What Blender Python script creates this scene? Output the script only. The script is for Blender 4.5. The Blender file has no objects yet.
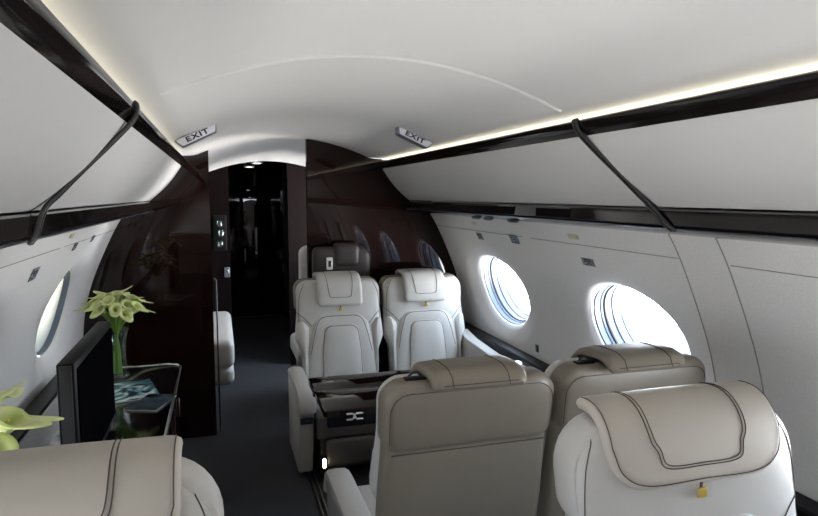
import bpy, bmesh, math, random
from mathutils import Vector, Matrix
from mathutils.bvhtree import BVHTree
random.seed(7)
SC = bpy.context.scene
COL = SC.collection
PI = math.pi
# ------------------------------------------------------------------ camera, world, exposure
cd = bpy.data.cameras.new('camera'); cam = bpy.data.objects.new('camera', cd); COL.objects.link(cam)
TH = math.atan(63/630); PS = math.atan(191*math.cos(TH)/630)
cam.location = (-.417, 0, 1.52); cam.rotation_euler = (PI/2-TH, 0, -PS)
cd.sensor_width = 36; cd.lens = 630/818*36; cd.clip_start = .02
SC.camera = cam
SC.view_settings.view_transform = 'Standard'; SC.view_settings.look = 'None'
SC.view_settings.exposure = 0.75; SC.view_settings.gamma = 1; SC.view_settings.use_curve_mapping = False
SKY = 26.0
w = bpy.data.worlds.new('world'); SC.world = w; w.use_nodes = True
nt = w.node_tree; nt.nodes.clear()
wo = nt.nodes.new('ShaderNodeOutputWorld'); bg = nt.nodes.new('ShaderNodeBackground')
tc = nt.nodes.new('ShaderNodeTexCoord'); sx = nt.nodes.new('ShaderNodeSeparateXYZ'); rp = nt.nodes.new('ShaderNodeValToRGB')
nt.links.new(tc.outputs['Generated'], sx.inputs[0])
mr = nt.nodes.new('ShaderNodeMapRange'); mr.inputs['From Min'].default_value = -1; mr.inputs['From Max'].default_value = 1
nt.links.new(sx.outputs['Z'], mr.inputs[0]); nt.links.new(mr.outputs[0], rp.inputs[0])
e = rp.color_ramp.elements
e[0].position = .36; e[0].color = (1.75, 1.69, 1.64, 1); e[1].position = .70; e[1].color = (.26, .31, .38, 1)
m_ = rp.color_ramp.elements.new(.49); m_.color = (.55, .57, .62, 1)
nt.links.new(rp.outputs[0], bg.inputs[0]); bg.inputs[1].default_value = SKY
nt.links.new(bg.outputs[0], wo.inputs[0])

# ------------------------------------------------------------------ helpers
def tag(o, label=None, cat=None, group=None, kind=None):
    for k, v in (('label', label), ('category', cat), ('group', group), ('kind', kind)):
        if v: o[k] = v
    return o
def empty(name, loc=(0, 0, 0), rz=0, label=None, cat=None, group=None):
    o = bpy.data.objects.new(name, None); COL.objects.link(o); o.location = loc; o.rotation_euler = (0, 0, rz)
    o.empty_display_size = .05
    return tag(o, label, cat, group)
def obj(name, bm, mat, parent=None, smooth=True, sub=0):
    bmesh.ops.recalc_face_normals(bm, faces=bm.faces)
    me = bpy.data.meshes.new(name); bm.to_mesh(me); bm.free()
    if smooth:
        me.polygons.foreach_set('use_smooth', [True]*len(me.polygons))
        me.set_sharp_from_angle(angle=math.radians(42))
    if mat: me.materials.append(mat)
    o = bpy.data.objects.new(name, me); COL.objects.link(o)
    if parent: o.parent = parent
    if sub:
        s = o.modifiers.new('s', 'SUBSURF'); s.levels = s.render_levels = sub
    return o
def copy_tree(o, parent=None):
    c = o.copy(); COL.objects.link(c)
    if parent: c.parent = parent
    for ch in [x for x in bpy.data.objects if x.parent == o]: copy_tree(ch, c)
    return c
def rbox(bm, c, s, r=.01, seg=3, rot=None):
    g = bmesh.ops.create_cube(bm, size=1)
    vs = g['verts']
    for v in vs: v.co = Vector((v.co.x*s[0], v.co.y*s[1], v.co.z*s[2]))
    if r > 0:
        es = list({e for v in vs for e in v.link_edges})
        g = bmesh.ops.bevel(bm, geom=es, offset=min(r, min(s)*.49), segments=seg, profile=.5, affect='EDGES')
        vs = list({v for f in g['faces'] for v in f.verts} | {v for v in vs if v.is_valid})
    if rot is not None:
        for v in vs: v.co = rot @ v.co
    for v in vs: v.co += Vector(c)
    return bm
def box(c, s, r=.01, seg=3, rot=None):
    return rbox(bmesh.new(), c, s, r, seg, rot)
def prism(pts, y0, y1, ny=1, bm=None):
    """closed (x,z) polygon extruded along y"""
    bm = bm or bmesh.new(); rows = []
    for k in range(ny+1):
        y = y0+(y1-y0)*k/ny
        rows.append([bm.verts.new((p[0], y, p[1])) for p in pts])
    n = len(pts)
    for a, b in zip(rows, rows[1:]):
        for i in range(n): bm.faces.new((a[i], a[(i+1) % n], b[(i+1) % n], b[i]))
    bm.faces.new(rows[0]); bm.faces.new(rows[-1][::-1])
    return bm
def sheet(pts, y0, y1, ny=1):
    bm = bmesh.new(); rows = []
    for k in range(ny+1):
        y = y0+(y1-y0)*k/ny
        rows.append([bm.verts.new((p[0], y, p[1])) for p in pts])
    for a, b in zip(rows, rows[1:]):
        for i in range(len(pts)-1): bm.faces.new((a[i], a[i+1], b[i+1], b[i]))
    return bm
def tube(pts, r, seg=8, bm=None, closed=False, caps=True):
    bm = bm or bmesh.new(); pts = [Vector(p) for p in pts]; n = len(pts); rings = []
    R = r if callable(r) else (lambda t: r)
    up = Vector((0, 0, 1)); prev = None
    for i, p in enumerate(pts):
        if closed: t = (pts[(i+1) % n]-pts[i-1])
        else: t = pts[min(i+1, n-1)]-pts[max(i-1, 0)]
        t.normalize()
        if prev is None:
            a = t.cross(up)
            if a.length < .05: a = t.cross(Vector((1, 0, 0)))
        else: a = prev-t*prev.dot(t)
        a.normalize(); prev = a; b = t.cross(a)
        rr = R(i/max(1, n-1))
        rings.append([bm.verts.new(p+(a*math.cos(2*PI*k/seg)+b*math.sin(2*PI*k/seg))*rr) for k in range(seg)])
    m = n if closed else n-1
    for i in range(m):
        A, B = rings[i], rings[(i+1) % n]
        for k in range(seg): bm.faces.new((A[k], A[(k+1) % seg], B[(k+1) % seg], B[k]))
    if caps and not closed: bm.faces.new(rings[0][::-1]); bm.faces.new(rings[-1])
    return bm
def lathe(prof, seg=32, c=(0, 0, 0), axis='z', bm=None):
    bm = bm or bmesh.new(); rings = []
    for r, h in prof:
        ring = []
        for k in range(seg):
            a = 2*PI*k/seg; p = (r*math.cos(a), r*math.sin(a), h)
            if axis == 'y': p = (p[0], p[2], p[1])
            if axis == 'x': p = (p[2], p[0], p[1])
            ring.append(bm.verts.new(Vector(p)+Vector(c)))
        rings.append(ring)
    for A, B in zip(rings, rings[1:]):
        for k in range(seg): bm.faces.new((A[k], A[(k+1) % seg], B[(k+1) % seg], B[k]))
    if prof[0][0] > 0: bm.faces.new(rings[0][::-1])
    if prof[-1][0] > 0: bm.faces.new(rings[-1])
    return bm
def spline(pts, n=8):
    P = [Vector(p) for p in pts]; P = [P[0]*2-P[1]]+P+[P[-1]*2-P[-2]]; out = []
    for i in range(1, len(P)-2):
        a, b, c, d = P[i-1:i+3]
        for k in range(n):
            t = k/n
            out.append(.5*((2*b)+(c-a)*t+(2*a-5*b+4*c-d)*t*t+(3*b-a-3*c+d)*t**3))
    out.append(P[-2]); return out
def round_poly(pts, rad, seg=6):
    out = []; n = len(pts)
    for i in range(n):
        p = Vector(pts[i]); a = Vector(pts[i-1])-p; b = Vector(pts[(i+1) % n])-p
        r = rad[i] if isinstance(rad, (list, tuple)) else rad
        la, lb = a.length, b.length; a.normalize(); b.normalize()
        ang = a.angle(b)
        d = min(r/math.tan(ang/2) if ang > .01 else 0, la*.49, lb*.49)
        if r <= 0 or ang > PI-.05: out.append(p); continue
        rr = d*math.tan(ang/2); bis = (a+b).normalized(); ctr = p+bis*(rr/math.sin(ang/2))
        s, e = p+a*d, p+b*d; v0, v1 = s-ctr, e-ctr
        A0 = math.atan2(v0.y, v0.x); A1 = math.atan2(v1.y, v1.x); dA = (A1-A0+PI) % (2*PI)-PI
        for k in range(seg+1):
            t = A0+dA*k/seg; out.append(ctr+Vector((math.cos(t), math.sin(t)))*rr)
    return out
def densify(pts, mx=.03):
    out = []; n = len(pts)
    for i in range(n):
        a, b = Vector(pts[i]), Vector(pts[(i+1) % n]); k = max(1, int((b-a).length/mx))
        for j in range(k): out.append(a.lerp(b, j/k))
    return out
def puff(outline, rings, deform=None, bm=None):
    """outline in (x,z); rings = [(inset metres, y)], from rear to front; domed caps"""
    bm = bm or bmesh.new(); out = densify(outline); n = len(out)
    c = Vector((sum(p.x for p in out)/n, sum(p.y for p in out)/n))
    hx = max(abs(p.x-c.x) for p in out); hz = max(abs(p.y-c.y) for p in out)
    R = []
    for ins, y in rings:
        k0, k1 = max(0, 1-ins/hx), max(0, 1-ins/hz)
        if ins >= min(hx, hz): k0 = k1 = .001
        ring = []
        for p in out:
            q = Vector((c.x+(p.x-c.x)*k0, y, c.y+(p.y-c.y)*k1))
            if deform: q = deform(q)
            ring.append(bm.verts.new(q))
        R.append(ring)
    for A, B in zip(R, R[1:]):
        for i in range(n): bm.faces.new((A[i], A[(i+1) % n], B[(i+1) % n], B[i]))
    bm.faces.new(R[0][::-1]); bm.faces.new(R[-1])
    return bm
def cushion_rings(rear, front, e=.02, dome=.015, hz=.2):
    """rounded edge + domed front (front is the smaller y)"""
    r = [(hz*.6, rear), (e, rear), (e*.3, rear-e*.3), (0, rear-e)]
    r += [(0, front+e), (e*.12, front+e*.5), (e*.45, front+e*.15), (e, front)]
    r += [(e+hz*.12, front-dome*.4), (e+hz*.3, front-dome*.75), (e+hz*.55, front-dome*.95), (e+hz*.8, front-dome)]
    return r
def line_on(bm_src, pts, ydir=1, off=.0008):
    """project (x,z) points onto a mesh along y; returns 3D points"""
    t = BVHTree.FromBMesh(bm_src); out = []
    for p in pts:
        h = t.ray_cast(Vector((p[0], -3*ydir, p[1])), Vector((0, ydir, 0)))
        if h[0] is not None: out.append(h[0]-Vector((0, ydir*off, 0)))
    return out

# ------------------------------------------------------------------ materials
def mat(name, col, rough=.5, metal=0, coat=0, bump=None, noise=None, spec=None, emit=None, trans=0, coat_rough=.03, ior=None):
    m = bpy.data.materials.new(name); m.use_nodes = True; n = m.node_tree; b = n.nodes['Principled BSDF']
    b.inputs['Base Color'].default_value = (*col, 1); b.inputs['Roughness'].default_value = rough
    b.inputs['Metallic'].default_value = metal; b.inputs['Coat Weight'].default_value = coat
    b.inputs['Coat Roughness'].default_value = coat_rough
    if spec is not None: b.inputs['Specular IOR Level'].default_value = spec
    if trans: b.inputs['Transmission Weight'].default_value = trans
    if ior: b.inputs['IOR'].default_value = ior
    if emit:
        b.inputs['Emission Color'].default_value = (*emit[0], 1); b.inputs['Emission Strength'].default_value = emit[1]
    tcn = n.nodes.new('ShaderNodeTexCoord')
    if noise:      # (scale, second colour, stretch)
        no = n.nodes.new('ShaderNodeTexNoise'); mp = n.nodes.new('ShaderNodeMapping'); mx = n.nodes.new('ShaderNodeMix')
        mx.data_type = 'RGBA'; no.inputs['Scale'].default_value = noise[0]; no.inputs['Detail'].default_value = 5
        mp.inputs['Scale'].default_value = noise[2] if len(noise) > 2 else (1, 1, 1)
        n.links.new(tcn.outputs['Object'], mp.inputs[0]); n.links.new(mp.outputs[0], no.inputs['Vector'])
        cr = n.nodes.new('ShaderNodeValToRGB'); cr.color_ramp.elements[0].position = .35; cr.color_ramp.elements[1].position = .65
        n.links.new(no.outputs['Fac'], cr.inputs[0]); n.links.new(cr.outputs[0], mx.inputs['Factor'])
        mx.inputs['A'].default_value = (*col, 1); mx.inputs['B'].default_value = (*noise[1], 1)
        n.links.new(mx.outputs['Result'], b.inputs['Base Color'])
    if bump:       # (scale, strength, distance)
        no = n.nodes.new('ShaderNodeTexNoise'); bp = n.nodes.new('ShaderNodeBump')
        no.inputs['Scale'].default_value = bump[0]; no.inputs['Detail'].default_value = 4
        bp.inputs['Strength'].default_value = bump[1]; bp.inputs['Distance'].default_value = bump[2] if len(bump) > 2 else .001
        n.links.new(tcn.outputs['Object'], no.inputs['Vector']); n.links.new(no.outputs['Fac'], bp.inputs['Height'])
        n.links.new(bp.outputs[0], b.inputs['Normal'])
    return m
M = {}
M['cream'] = mat('cream_leather', (.54, .52, .485), .42, bump=(220, .25, .0006), noise=(6, (.51, .49, .455)))
M['cream_warm'] = mat('warm_cream_leather', (.50, .455, .39), .42, bump=(220, .25, .0006), noise=(6, (.475, .43, .37)))
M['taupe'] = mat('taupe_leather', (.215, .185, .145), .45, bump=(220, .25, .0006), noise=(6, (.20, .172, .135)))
M['brown'] = mat('dark_seat_reflection', (.022, .016, .015), .5, bump=(220, .3, .0006))  # tone of the dim seat reflection, put into the panel's colour
M['stitch'] = mat('dark_stitching', (.07, .055, .045), .8)
M['base_grey'] = mat('grey_seat_base', (.20, .18, .17), .5)
M['lining'] = mat('wall_lining_fabric', (.76, .74, .72), .75, bump=(260, .35, .0008), noise=(160, (.70, .68, .665)))
M['recess'] = mat('window_surround', (.74, .74, .73), .55)
M['ceiling'] = mat('ceiling_lining', (.82, .795, .775), .7, bump=(180, .12, .0004))
M['bin'] = mat('bin_panel_fabric', (.52, .51, .505), .7, bump=(260, .2, .0006))
M['gloss'] = mat('black_gloss_trim', (.008, .006, .006), .08, spec=.3, coat=.3)
M['wood'] = mat('dark_gloss_wood_veneer', (.009, .0032, .0026), .3, spec=0, coat=.7, noise=(2.5, (.015, .005, .004), (1, 1, 6)), coat_rough=.02)
M['black'] = mat('matt_black', (.006, .006, .007), .45, spec=.15)
M['screen'] = mat('dark_screen_glass', (.005, .005, .006), .08)
M['tvscreen'] = mat('matt_monitor_screen', (.003, .003, .004), .5, spec=0)
M['tabletop'] = mat('gloss_table_veneer', (.010, .006, .005), .07, spec=.35, noise=(5, (.016, .009, .007), (1, 8, 1)))
M['carpet'] = mat('charcoal_carpet', (.022, .023, .028), .95, bump=(700, 1, .004), noise=(260, (.042, .043, .05)))
M['chrome'] = mat('chrome', (.75, .75, .74), .18, metal=1)
M['steel'] = mat('brushed_metal_frame', (.30, .34, .40), .35, metal=1)
M['strip'] = mat('dark_grey_rubber_strip', (.035, .035, .037), .4, spec=.3)
M['wframe'] = mat('blue_grey_window_frame', (.13, .16, .21), .4)
M['seam'] = mat('panel_joint', (.30, .29, .28), .8)
M['gold'] = mat('brass_tag', (.80, .58, .15), .3, metal=1)
M['white'] = mat('white_plastic', (.78, .78, .77), .4)
M['placard'] = mat('grey_placard', (.30, .32, .35), .5, noise=(90, (.12, .13, .15)))
M['cream_latch'] = mat('yellowed_latch', (.55, .50, .30), .4)
M['ink'] = mat('dark_lettering', (.02, .02, .022), .6)
M['sign_face'] = mat('backlit_exit_sign_face', (.62, .62, .64), .4, emit=((.9, .9, 1), .10))
M['shade'] = mat('closed_translucent_window_shade', (.80, .78, .70), .8)
M['cove'] = mat('cove_light_strip', (1, 1, .9), .5, emit=((1, .95, .74), 2.4))
M['vlamp'] = mat('lit_cool_strip', (1, 1, 1), .5, emit=((.85, .92, 1), 20.0))
M['lamp'] = mat('lit_downlight', (1, 1, 1), .5, emit=((1, .93, .8), 6.0))
M['lamp_warm'] = mat('lit_floor_lamp', (1, 1, 1), .5, emit=((1, .85, .6), 8.0))
M['petal'] = mat('green_white_petal', (.78, .80, .46), .5, noise=(25, (.60, .70, .22)))
M['stem'] = mat('lily_stem', (.16, .30, .04), .45)
M['spadix'] = mat('lily_spadix', (.75, .62, .10), .6)
M['asphalt'] = mat('pale_apron_concrete', (.55, .56, .57), .9, noise=(2, (.50, .51, .52)))
M['wing'] = mat('blue_grey_painted_wing', (.020, .030, .036), .5)
def glassmat(name, col, rough=0, ior=1.45, thin=.0):
    m = bpy.data.materials.new(name); m.use_nodes = True; n = m.node_tree; n.nodes.clear()
    o = n.nodes.new('ShaderNodeOutputMaterial'); t = n.nodes.new('ShaderNodeBsdfTransparent'); g = n.nodes.new('ShaderNodeBsdfGlossy')
    lw = n.nodes.new('ShaderNodeLayerWeight'); lw.inputs[0].default_value = .5; pw = n.nodes.new('ShaderNodeMath'); pw.operation = 'POWER'; pw.inputs[1].default_value = 4
    f = n.nodes.new('ShaderNodeMath'); f.operation = 'MULTIPLY_ADD'; f.inputs[1].default_value = .6; f.inputs[2].default_value = .05
    n.links.new(lw.outputs['Facing'], pw.inputs[0]); n.links.new(pw.outputs[0], f.inputs[0]); mx = n.nodes.new('ShaderNodeMixShader')
    t.inputs[0].default_value = (*col, 1); g.inputs['Roughness'].default_value = .02
    n.links.new(f.outputs[0], mx.inputs[0]); n.links.new(t.outputs[0], mx.inputs[1]); n.links.new(g.outputs[0], mx.inputs[2]); n.links.new(mx.outputs[0], o.inputs[0])
    return m
M['glass'] = glassmat('window_glass', (.93, .96, .97))
M['vase'] = glassmat('clear_vase_glass', (.90, .95, .90))
def shademat():
    m = bpy.data.materials.new('translucent_shade_fabric'); m.use_nodes = True; n = m.node_tree; n.nodes.clear()
    o = n.nodes.new('ShaderNodeOutputMaterial'); d = n.nodes.new('ShaderNodeBsdfDiffuse'); t = n.nodes.new('ShaderNodeBsdfTranslucent'); mx = n.nodes.new('ShaderNodeMixShader')
    d.inputs[0].default_value = (.7, .68, .60, 1); t.inputs[0].default_value = (.085, .082, .068, 1); mx.inputs[0].default_value = .6
    n.links.new(d.outputs[0], mx.inputs[1]); n.links.new(t.outputs[0], mx.inputs[2]); n.links.new(mx.outputs[0], o.inputs[0]); return m
M['shade'] = shademat()
def pagemat():
    m = mat('magazine_cover', (.5, .6, .65), .15, coat=.8); n = m.node_tree; b = n.nodes['Principled BSDF']
    tcn = n.nodes.new('ShaderNodeTexCoord'); wv = n.nodes.new('ShaderNodeTexNoise'); cr = n.nodes.new('ShaderNodeValToRGB')
    wv.inputs['Scale'].default_value = 9; wv.inputs['Distortion'].default_value = 1.5; wv.inputs['Detail'].default_value = 3
    n.links.new(tcn.outputs['Object'], wv.inputs['Vector']); n.links.new(wv.outputs['Fac'], cr.inputs[0])
    e = cr.color_ramp.elements; e[0].position = .38; e[1].position = .58; e[0].color = (.02, .05, .07, 1); e[1].color = (.75, .85, .88, 1); k = e.new(.48); k.color = (.10, .28, .34, 1)
    n.links.new(cr.outputs[0], b.inputs['Base Color']); return m
M['cover'] = pagemat()
M['cover_dark'] = mat('dark_magazine_cover', (.02, .03, .04), .15, coat=.8, noise=(18, (.10, .16, .20)))

# ------------------------------------------------------------------ cabin shell
Y0, Y1, YP = -2.11, 4.12, 4.09
PROF = [(.960, 1.400), (1.000, 1.335), (1.045, 1.245), (1.105, 1.110), (1.155, .975), (1.190, .825), (1.208, .66), (1.205, .50), (1.17, .30), (1.10, .12), (1.02, 0)]
prof = spline([(a, b, 0) for a, b in PROF], 6)
SL = [0]
for a, b in zip(prof, prof[1:]): SL.append(SL[-1]+(b-a).length)
def at_s(s):
    s = max(0, min(SL[-1], s)); i = 0
    while i < len(SL)-2 and SL[i+1] < s: i += 1
    t = (s-SL[i])/(SL[i+1]-SL[i]); p = prof[i].lerp(prof[i+1], t)
    i0, i1 = max(0, i-1), min(len(prof)-1, i+2); d = (prof[i1]-prof[i0]).normalized()
    return p.x, p.y, Vector((-d.y, d.x))       # normal points outwards (+x side)
def s_of_z(z):
    for i in range(len(prof)-1):
        if prof[i].y >= z >= prof[i+1].y: return SL[i]+(SL[i+1]-SL[i])*(prof[i].y-z)/(prof[i].y-prof[i+1].y)
    return SL[-1]
def wallpt(side, y, s, off=0):
    x, z, n = at_s(s); return Vector((side*(x+n.x*off), y, z+n.y*off))
def wall_x(z):
    return at_s(s_of_z(z))[0]
SW = s_of_z(.945); WA, WB = .31, .205           # window centre and half axes (lining surface)
WY = [3.40, 2.16, .92, -.32, -1.52]; BAYS = [(2.78, Y1), (1.54, 2.78), (.30, 1.54), (-.94, .30), (Y0, -.94)]
def bay(bm, side, y0, y1, cy):
    S1 = SL[-1]; N = 72; angs = set(2*PI*k/N for k in range(N))
    for cyy, cs in ((y0, 0), (y1, 0), (y0, S1), (y1, S1)): angs.add(math.atan2(cs-SW, cyy-cy) % (2*PI))
    angs = sorted(angs); R = []
    def rim(a):
        c, s = math.cos(a), math.sin(a); t = 1e9
        if c > 1e-9: t = min(t, (y1-cy)/c)
        if c < -1e-9: t = min(t, (y0-cy)/c)
        if s > 1e-9: t = min(t, (S1-SW)/s)
        if s < -1e-9: t = min(t, -SW/s)
        return t
    for a in angs:
        c, s = math.cos(a), math.sin(a)
        t = rim(a); pts = []
        def ell(f):
            A, B = WA*f, WB*f; return 1/math.sqrt((c/A)**2+(s/B)**2)
        r0, rA, rB = ell(1), ell(1.06), min(ell(1.5), t*.97)
        lst = [(r0, .045), (rA, .03)]+[(rA+(rB-rA)*k/6, .03*(1-k/6)**1.6) for k in range(1, 7)]+[(rB+(t-rB)*k/14, 0) for k in range(1, 15)]
        R.append([bm.verts.new(wallpt(side, cy+c*r, SW+s*r, o)) for r, o in lst])
    for i in range(len(R)):
        A, B = R[i], R[(i+1) % len(R)]
        for k in range(len(A)-1): bm.faces.new((A[k], A[k+1], B[k+1], B[k]))
for side, nm in ((1, 'right'), (-1, 'left')):
    bm = bmesh.new()
    for (a, b), cy in zip(BAYS, WY): bay(bm, side, a, b, cy)
    tag(obj('wall_'+nm, bm, M['lining']), kind='structure')
wn = 0
def ell_ring(side, cy, f, off, N=56):
    return [wallpt(side, cy+WA*f*math.cos(2*PI*k/N), SW+WB*f*math.sin(2*PI*k/N), off) for k in range(N)]
def loft(rings, bm=None, cap=False):
    bm = bm or bmesh.new(); V = [[bm.verts.new(p) for p in r] for r in rings]; n = len(V[0])
    for A, B in zip(V, V[1:]):
        for i in range(n): bm.faces.new((A[i], A[(i+1) % n], B[(i+1) % n], B[i]))
    if cap: bm.faces.new(V[-1])
    return bm
for side in (1, -1):
    for cy in WY:
        wn += 1
        root = empty('window_%d' % wn, wallpt(side, cy, SW, .045)); tag(root, kind='structure')
        off = -Vector(root.location)
        def W(o):
            o.location = off; return o
        W(obj('window_reveal', loft([ell_ring(side, cy, 1.0, .044), ell_ring(side, cy, .995, .052)]), M['recess'], root))
        W(obj('window_frame', loft([ell_ring(side, cy, f, o) for f, o in ((.995, .052), (.970, .055), (.965, .080), (.945, .083), (.94, .098), (.915, .100), (.91, .128), (.885, .131), (.88, .165), (.86, .168), (.86, .195), (1.2, .20))]), M['wframe'], root))
        W(obj('window_gasket', loft([ell_ring(side, cy, f, o) for f, o in ((.938, .094), (.912, .095), (.908, .102), (.93, .103))]), M['strip'], root))
        W(obj('window_pane', loft([ell_ring(side, cy, .90, .150), ell_ring(side, cy, .4, .150)], cap=True), M['glass'], root))
        if (side < 0 and cy > 2) or (side > 0 and cy < 0):  # right rear shades, out of view, are added closed to cut daylight there
            W(obj('window_shade', loft([ell_ring(side, cy, .963, .079), ell_ring(side, cy, .4, .079)], cap=True), M['shade'], root))
        # portal: guides sky light through this opening
        x, z, n = at_s(SW)
        ld = bpy.data.lights.new('window_portal', 'AREA'); ld.shape = 'RECTANGLE'; ld.size = .62; ld.size_y = .44; ld.cycles.is_portal = True
        lo = bpy.data.objects.new('window_portal', ld); COL.objects.link(lo)
        p = wallpt(side, cy, SW, .21); lo.location = p
        d = wallpt(side, cy, SW, 0)-p; zq = -d.normalized(); xq = Vector((0, 1, 0)); yq = zq.cross(xq)
        lo.rotation_euler = Matrix((xq, yq, zq)).transposed().to_euler()
# ceiling with cove recess, carried down behind the bins to the wall lining
def ceil_z(x): return 1.885-.41*x*x
cp = [(x/20*.53, ceil_z(x/20*.53)) for x in range(0, 21)]
side_p = [(.555, 1.7635), (.58, 1.761), (.62, 1.7595), (.69, 1.757), (.735, 1.735), (.88, 1.62), (.98, 1.47), (.985, 1.42), (.960, 1.400)]
full = [(-a, b) for a, b in (cp+side_p)[::-1]][:-1]+cp+side_p
tag(obj('ceiling', sheet(full, Y0, Y1), M['ceiling']), kind='structure')
# raised joint line across the ceiling
jp = [(x/24*.545, ceil_z(x/24*.545)+.0015) for x in range(-24, 25)]
bm = bmesh.new(); tube([(a, 1.66, b) for a, b in jp], .008, 8, bm)
tag(obj('trim_1', bm, M['ceiling']), kind='structure')
bm = bmesh.new(); rbox(bm, (0, (Y0+8)/2, -.02), (2.6, 8-Y0, .04), 0)
tag(obj('floor', bm, M['carpet']), kind='structure')
tag(obj('wall_back', prism(full+[(p.x, p.y) for p in prof]+[(-p.x, p.y) for p in prof[::-1]], Y0-.03, Y0), M['lining'], smooth=False), kind='structure')
# valances (light trough rails) and shelves under the bins
tn = 1
for side in (1, -1):
    pr = [(.600, 1.736), (.602, 1.722), (.614, 1.704), (.626, 1.691), (.650, 1.700), (.655, 1.710), (.640, 1.714), (.613, 1.738), (.606, 1.740)]
    tn += 1; tag(obj('trim_%d' % tn, prism([(side*a, b) for a, b in pr], Y0+.01, YP-.03), M['gloss']), kind='structure')
    pr = [(.800, 1.481), (.792, 1.476), (.788, 1.436), (.795, 1.428), (.955, 1.396), (.958, 1.41), (.93, 1.474)]
    tn += 1; tag(obj('trim_%d' % tn, prism([(side*a, b) for a, b in pr], Y0+.01, YP-.03), M['gloss']), kind='structure')
    # thin bright lip under the shelf edge
    tn += 1; tag(obj('trim_%d' % tn, prism([(side*a, b) for a, b in ((.788, 1.428), (.791, 1.424), (.799, 1.423), (.799, 1.4268), (.794, 1.4276))], Y0+.01, YP-.03), M['steel']), kind='structure')
    # cove light
    c = obj('cove_light', prism([(side*a, b) for a, b in ((.650, 1.722), (.675, 1.722), (.675, 1.732), (.650, 1.732))], Y0+.02, YP-.04), M['cove'])
    tag(c, 'slim cove light strip hidden behind the %s black bin rail' % ('right' if side > 0 else 'left'), 'light')
# side ledges
for side in (1, -1):
    pr = [(1.125, .60), (1.125, .638), (1.132, .645), (1.202, .645), (1.200, .60)]
    a, b = (Y0+.01, YP-.03)
    tn += 1; tag(obj('trim_%d' % tn, prism([(side*p, q) for p, q in pr], a, b), M['black']), kind='structure')
# lining seams
def seam(side, pts, r=.0022):
    return [wallpt(side, y, s, -.0008) for y, s in pts], r
for side in (1, -1):
    for yy in (1.69, 1.49, .29, 2.69, -.91):
        if yy == 2.69: continue
        bm = bmesh.new(); p, r = seam(side, [(yy, s_of_z(.65)*k/24) for k in range(0, 25)]); tube(p, r, 6, bm)
        tn += 1; tag(obj('trim_%d' % tn, bm, M['seam']), kind='structure')
    for (a, b) in ((1.70, 2.72), (2.80, YP-.03), (-.9, .28), (.30, 1.48)):
        bm = bmesh.new(); p, r = seam(side, [(a+(b-a)*k/12, s_of_z(1.315)) for k in range(13)], .0016); tube(p, r, 6, bm)
        tn += 1; tag(obj('trim_%d' % tn, bm, M['seam']), kind='structure')

# ------------------------------------------------------------------ partitions and the vestibule beyond
def section_poly(x0, x1, inset=.004):
    """cabin cross-section between x0 and x1 (x0<x1, same side)"""
    sgn = 1 if x1 > 0 and abs(x1) > abs(x0) else -1
    outer = [(a, b) for a, b in cp+side_p]+[(p.x, p.y) for p in prof[1:]]
    lo = min(abs(x0), abs(x1))
    pts = [(lo, 0.0), (lo, ceil_z(lo)-inset)]+[(a-inset*.5, b-inset) for a, b in outer if a > lo+.01 and not (a > .5 and b < .02)]+[(1.018, 0.0)]
    return [(sgn*a, b) for a, b in pts]
tag(obj('wall_partition_right', prism(section_poly(.128, 1.2), YP-.025, YP+.02), M['wood'], smooth=False), kind='structure')
tag(obj('wall_partition_left', prism(section_poly(-1.2, -.467), YP-.025, YP+.02), M['wood'], smooth=False), kind='structure')
YV = 5.6
fullv = [(a, b-.0) for a, b in full]
vc = [(x/16*.95, 1.885-.41*(x/16*.95)**2) for x in range(-16, 17)]
# vestibule vault dips to a soffit
bm = bmesh.new(); rows = []
for k in range(9):
    t = k/8; y = YP+.02+(YV-YP-.02)*t; rows.append([bm.verts.new((a, y, b-.075*t**2)) for a, b in vc])
for A, B in zip(rows, rows[1:]):
    for i in range(len(A)-1): bm.faces.new((A[i], A[i+1], B[i+1], B[i]))
tag(obj('ceiling_vestibule', bm, M['white']), kind='structure')
for sd, nm in ((-1, 'left'), (1, 'right')):
    b = rbox(bmesh.new(), (sd*.97, (YP+YV)/2+.02, .78), (.04, YV-YP, 1.56), 0)
    if sd > 0:      # unseen opening added so daylight reaches the vestibule ceiling
        b.free(); b = bmesh.new()
        for c_, s_ in (((.97, 4.30, .78), (.04, .42, 1.56)), ((.97, 5.50, .78), (.04, .24, 1.56)), ((.97, 4.94, .35), (.04, .88, .70))): rbox(b, c_, s_, 0)
        ld = bpy.data.lights.new('unseen_opening_portal', 'AREA'); ld.shape = 'RECTANGLE'; ld.size = .9; ld.size_y = .9; ld.cycles.is_portal = True
        lo = bpy.data.objects.new('unseen_opening_portal', ld); COL.objects.link(lo); lo.location = (1.0, 4.95, 1.13); lo.rotation_euler = (0, PI/2, 0)
    tag(obj('wall_vestibule_'+nm, b, M['wood'], smooth=False), kind='structure')
M['darkwood'] = mat('near_black_satin_wood', (.005, .003, .003), .5, spec=.05)
pts = [(-1.0, 0), (-.33, 0), (-.33, 1.765)]+[(a, 1.79-.30*a*a) for a in (-.30, -.2, -.1, 0, .1, .16)]+[(.16, 0), (1.0, 0), (1.0, 1.90), (-1.0, 1.90)]
bm = prism([(-1.0, 0), (-.33, 0), (-.33, 1.9), (-1.0, 1.9)], YV, YV+.04); prism([(.165, 0), (1.0, 0), (1.0, 1.9), (.165, 1.9)], YV, YV+.04, bm=bm)
tag(obj('wall_vestibule_front', bm, M['darkwood'], smooth=False), kind='structure')
for sd, x in ((-1, -.40), (1, .45)):
    tag(obj('wall_corridor_'+('left' if sd < 0 else 'right'), box((x+sd*.02, 6.83, .95), (.04, 2.35, 1.9), 0), M['wood'], smooth=False), kind='structure')
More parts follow.
